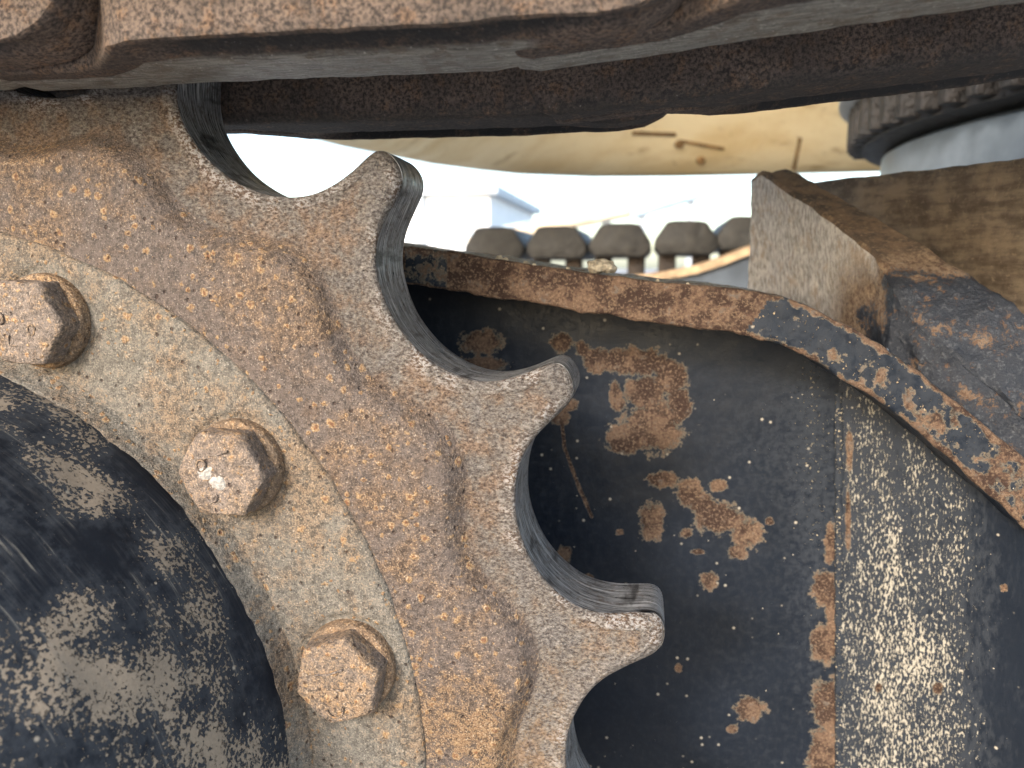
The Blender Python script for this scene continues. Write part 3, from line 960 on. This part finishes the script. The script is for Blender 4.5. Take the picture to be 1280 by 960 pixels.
# seams and drain plugs on the belly
def on_belly(px, py):                        # where a ray through the pixel meets the belly
    best = None
    a = W(px, py, 1.); o = Vector((0, 0, CAMH)); d = a - o
    from mathutils.geometry import intersect_ray_tri
    for f in F:
        for k in range(1, len(f) - 1):
            h = intersect_ray_tri(V[f[0]], V[f[k]], V[f[k + 1]], d, o, True)
            if h is not None and (best is None or (h - o).length < (best[0] - o).length):
                n = (V[f[k]] - V[f[0]]).cross(V[f[k + 1]] - V[f[0]]).normalized()
                best = (h, n if n.dot(d) < 0 else -n)
    return best
for pa, pb, w, h in (((790, 166), (845, 168), .006, .006), ((850, 176), (905, 186), .005, .006), ((1000, 172), (992, 212), .006, .006)):
    A, B = on_belly(*pa), on_belly(*pb)
    if A and B:
        d = (B[0] - A[0]).normalized(); sd = d.cross(A[1]).normalized() * w
        prism('seam', [A[0] - sd, B[0] - sd, B[0] + sd, A[0] + sd], A[1] * h, M_stain, upper, .002)
for px, py, r in ((849, 180, .012), (876, 200, .012)):
    A = on_belly(px, py)
    if A:
        o = lathe('drain_plug', [(r * 1.2, -.004), (r * 1.2, .006), (r * .8, .008), (r * .75, .014), (.001, .014)], (0, 0, 0), M_stain, None, 24, axis='z')
        o.rotation_euler = A[1].to_track_quat('Z', 'Y').to_euler()
        o.location = A[0] - upper.location
        o.parent = upper

# swing bearing at the machine's centre
BX, BY = .850, 1.115
sw = thing('swing_bearing', (BX, BY, CAMH + .10), 'grey swing bearing with dark greasy gear ring under the carriage', 'bearing')
M_grey = solid('pale_grey_paint', (.36, .37, .36), .5, 0, 14, .22, .002)
M_blue = solid('blue_grey_paint', (.125, .14, .152), .45, 0, 16, .25, .002)
M_grease = solid('black_grease', (.014, .011, .009), .45, 0, 90, .7, .006)
zc = CAMH - .012
lathe('outer_race', [(.50, zc + .238), (.585, zc + .236), (.600, zc + .243), (.600, zc + 1.06)], (BX, BY, 0), M_grey, sw, 200, axis='z')
gear = lathe('gear_ring', [(.40, zc + .250), (.565, zc + .237), (.565, zc + .180), (.50, zc + .172), (.40, zc + .172)], (BX, BY, 0), M_grease, sw, 200, axis='z')
nt = 92
for k in range(nt):
    a = 2 * math.pi * k / nt
    if not (math.pi * .85 < a < math.pi * 1.75): continue
    c, s = math.cos(a), math.sin(a)
    er, et = Vector((c, s, 0)), Vector((-s, c, 0))
    o = Vector((BX, BY, 0)) + er * .560
    prism('gear_tooth', [o - et * .013 + Vector((0, 0, zc + .184)), o + et * .013 + Vector((0, 0, zc + .184)), o + et * .007 + er * .026 + Vector((0, 0, zc + .184)), o - et * .007 + er * .026 + Vector((0, 0, zc + .184))], Vector((0, 0, .050)), M_grease, gear, .002)
lathe('base_drum', [(.40, zc + .178), (.525, zc + .176), (.538, zc + .168), (.540, zc + .116), (.565, zc + .108), (.570, zc + .090), (.570, zc + .02)], (BX, BY, 0), M_blue, sw, 200, axis='z')

# ------------------------------------------------------------------ the far track
M_pad = solid('weathered_pad', (.026, .024, .021), .6, 0, 30, .55, .006)
M_flink = solid('far_link_rust', (.045, .034, .027), .85, 0, 40, .5, .004)
YT = 2.45
far = thing('track_chain', W(760, 330, 2.7), 'far track chain with blocky pads, sunlit beyond the carriage', 'track chain')
pads = [(505, 300, 2), (580, 294, 1), (617, 301, 0), (695, 300, 0), (775, 297, 0), (858, 294, -1), (938, 289, -3), (1018, 282, -4), (1096, 274, -5)]
for px, py, tl in pads[2:] :
    c = W(px, py + 3, YT)
    w, h = .098, .052
    shp = [(-1, -.55), (-.80, -1), (.80, -1), (1, -.55), (.97, -.1), (.62, .92), (.35, 1), (-.35, 1), (-.62, .92), (-.97, -.1)]
    t = R_(-tl * 1.0)
    P = [c + Vector((w * u * math.cos(t) + h * v * math.sin(t), 0, h * v * math.cos(t) - w * u * math.sin(t))) for u, v in shp]
    pad = prism('track_pad', P, Vector((0, .55, 0)), M_pad, far, .008)
    # link hanging under the pad: two lugs with a gap of daylight between
    for dx in (-.055, .050):
        q = c + Vector((dx, .06, -h * .8))
        box('track_link', (q.x - .028, q.y, q.z - .075), (q.x + .028, q.y + .04, q.z), M_flink, pad, .01)
    q = c + Vector((0, .06, -h * .8 - .05))
    box('rail', (q.x - .098, q.y, q.z - .06), (q.x + .098, q.y + .04, q.z - .012), M_flink, pad, .006)
# far side frame: tan edge, slate panel
M_slate = solid('slate_paint', (.070, .085, .105), .5, 0, 8, .3, .001)
M_tan = solid('tan_edge', (.40, .28, .17), .85, 0, 30, .4, .002)
ff = thing('undercarriage', W(860, 345, 2.1), 'far slate grey track frame with rust-tan edge, behind the pebble', 'undercarriage')
e = [(640, 356), (720, 355), (780, 351), (830, 345), (870, 337), (905, 326), (940, 312), (1000, 290)]
for a, b in zip(e, e[1:]):
    pass
up = [W(x, y - 5, 2.10) for x, y in e]; dn = [W(x, y + 5, 2.10) for x, y in e]
prism('edge_plate', up + dn[::-1], Vector((0, .25, 0)), M_tan, ff)
dn2 = [W(x, y + 5.3, 2.12) for x, y in e]
prism('web_panel', dn2 + [Vector((p.x, p.y, .1)) for p in dn2[::-1]], Vector((0, .02, 0)), M_slate, ff)

# ------------------------------------------------------------------ beyond: pale shed and an inclined conveyor, far out of focus
M_shed = solid('pale_shed_cladding', (.78, .79, .80), .7, 0, 2, .06, .001)
M_trim = solid('grey_trim', (.45, .49, .53), .6, 0, 2, .2, .001)
M_orange = solid('faded_orange_beam', (.75, .60, .42), .6, 0, 3, .2, .001)
M_bluew = solid('pale_blue_beam', (.50, .62, .72), .5, 0, 3, .2, .001)
a, b = W(440, 243, 16), W(612, 243, 16)
shed = thing('storage_shed', Vector(((a.x + b.x) / 2, 18, 0)), 'pale grey storage shed far beyond the machine', 'shed')
box('wall', (a.x, 16, 0), (b.x, 22, a.z - .05), M_shed, shed)
box('roof', (a.x - .2, 15.8, a.z - .05), (b.x + .2, 22.2, a.z + .12), M_trim, shed)
c = W(528, 243, 16)
box('downpipe', (c.x - .08, 15.85, 0), (c.x + .04, 15.98, a.z - .06), M_trim, shed)
c0, c1 = W(546, 252, 16), W(562, 310, 16)
box('door', (c0.x, 15.93, 0), (c1.x, 15.99, c0.z), solid('white_door', (.85, .85, .85), .6, 0, 2, .05, .001), shed)
def beam(px0, py0, px1, py1, d0, d1, w, mat, name, label, cat):
    A, B = W(px0, py0, d0), W(px1, py1, d1)
    up_ = Vector((0, 0, w))
    t = thing(name, (A.x, d0, 0), label, cat)
    prism('beam', [A - up_, B - up_, B + up_, A + up_], Vector((0, .5, 0)), mat, t, .01)
    for q in (.15, .85):
        p = A.lerp(B, q)
        box('post', (p.x - .05, p.y + .1, 0), (p.x + .05, p.y + .2, p.z - w * .5), M_trim, t)
    s = Vector((0, 0, w * 1.5))
    prism('rail', [A + s, B + s, B + s * 1.3, A + s * 1.3], Vector((0, .08, 0)), M_bluew, t)
    return t
beam(584, 303, 788, 262, 9., 9.5, .055, M_orange, 'conveyor', 'pale orange inclined conveyor beam standing behind the far track pads', 'conveyor')
beam(790, 266, 878, 240, 11., 11.5, .06, M_bluew, 'pipe_rack', 'pale blue sloping rail standing beyond the far track', 'rail')
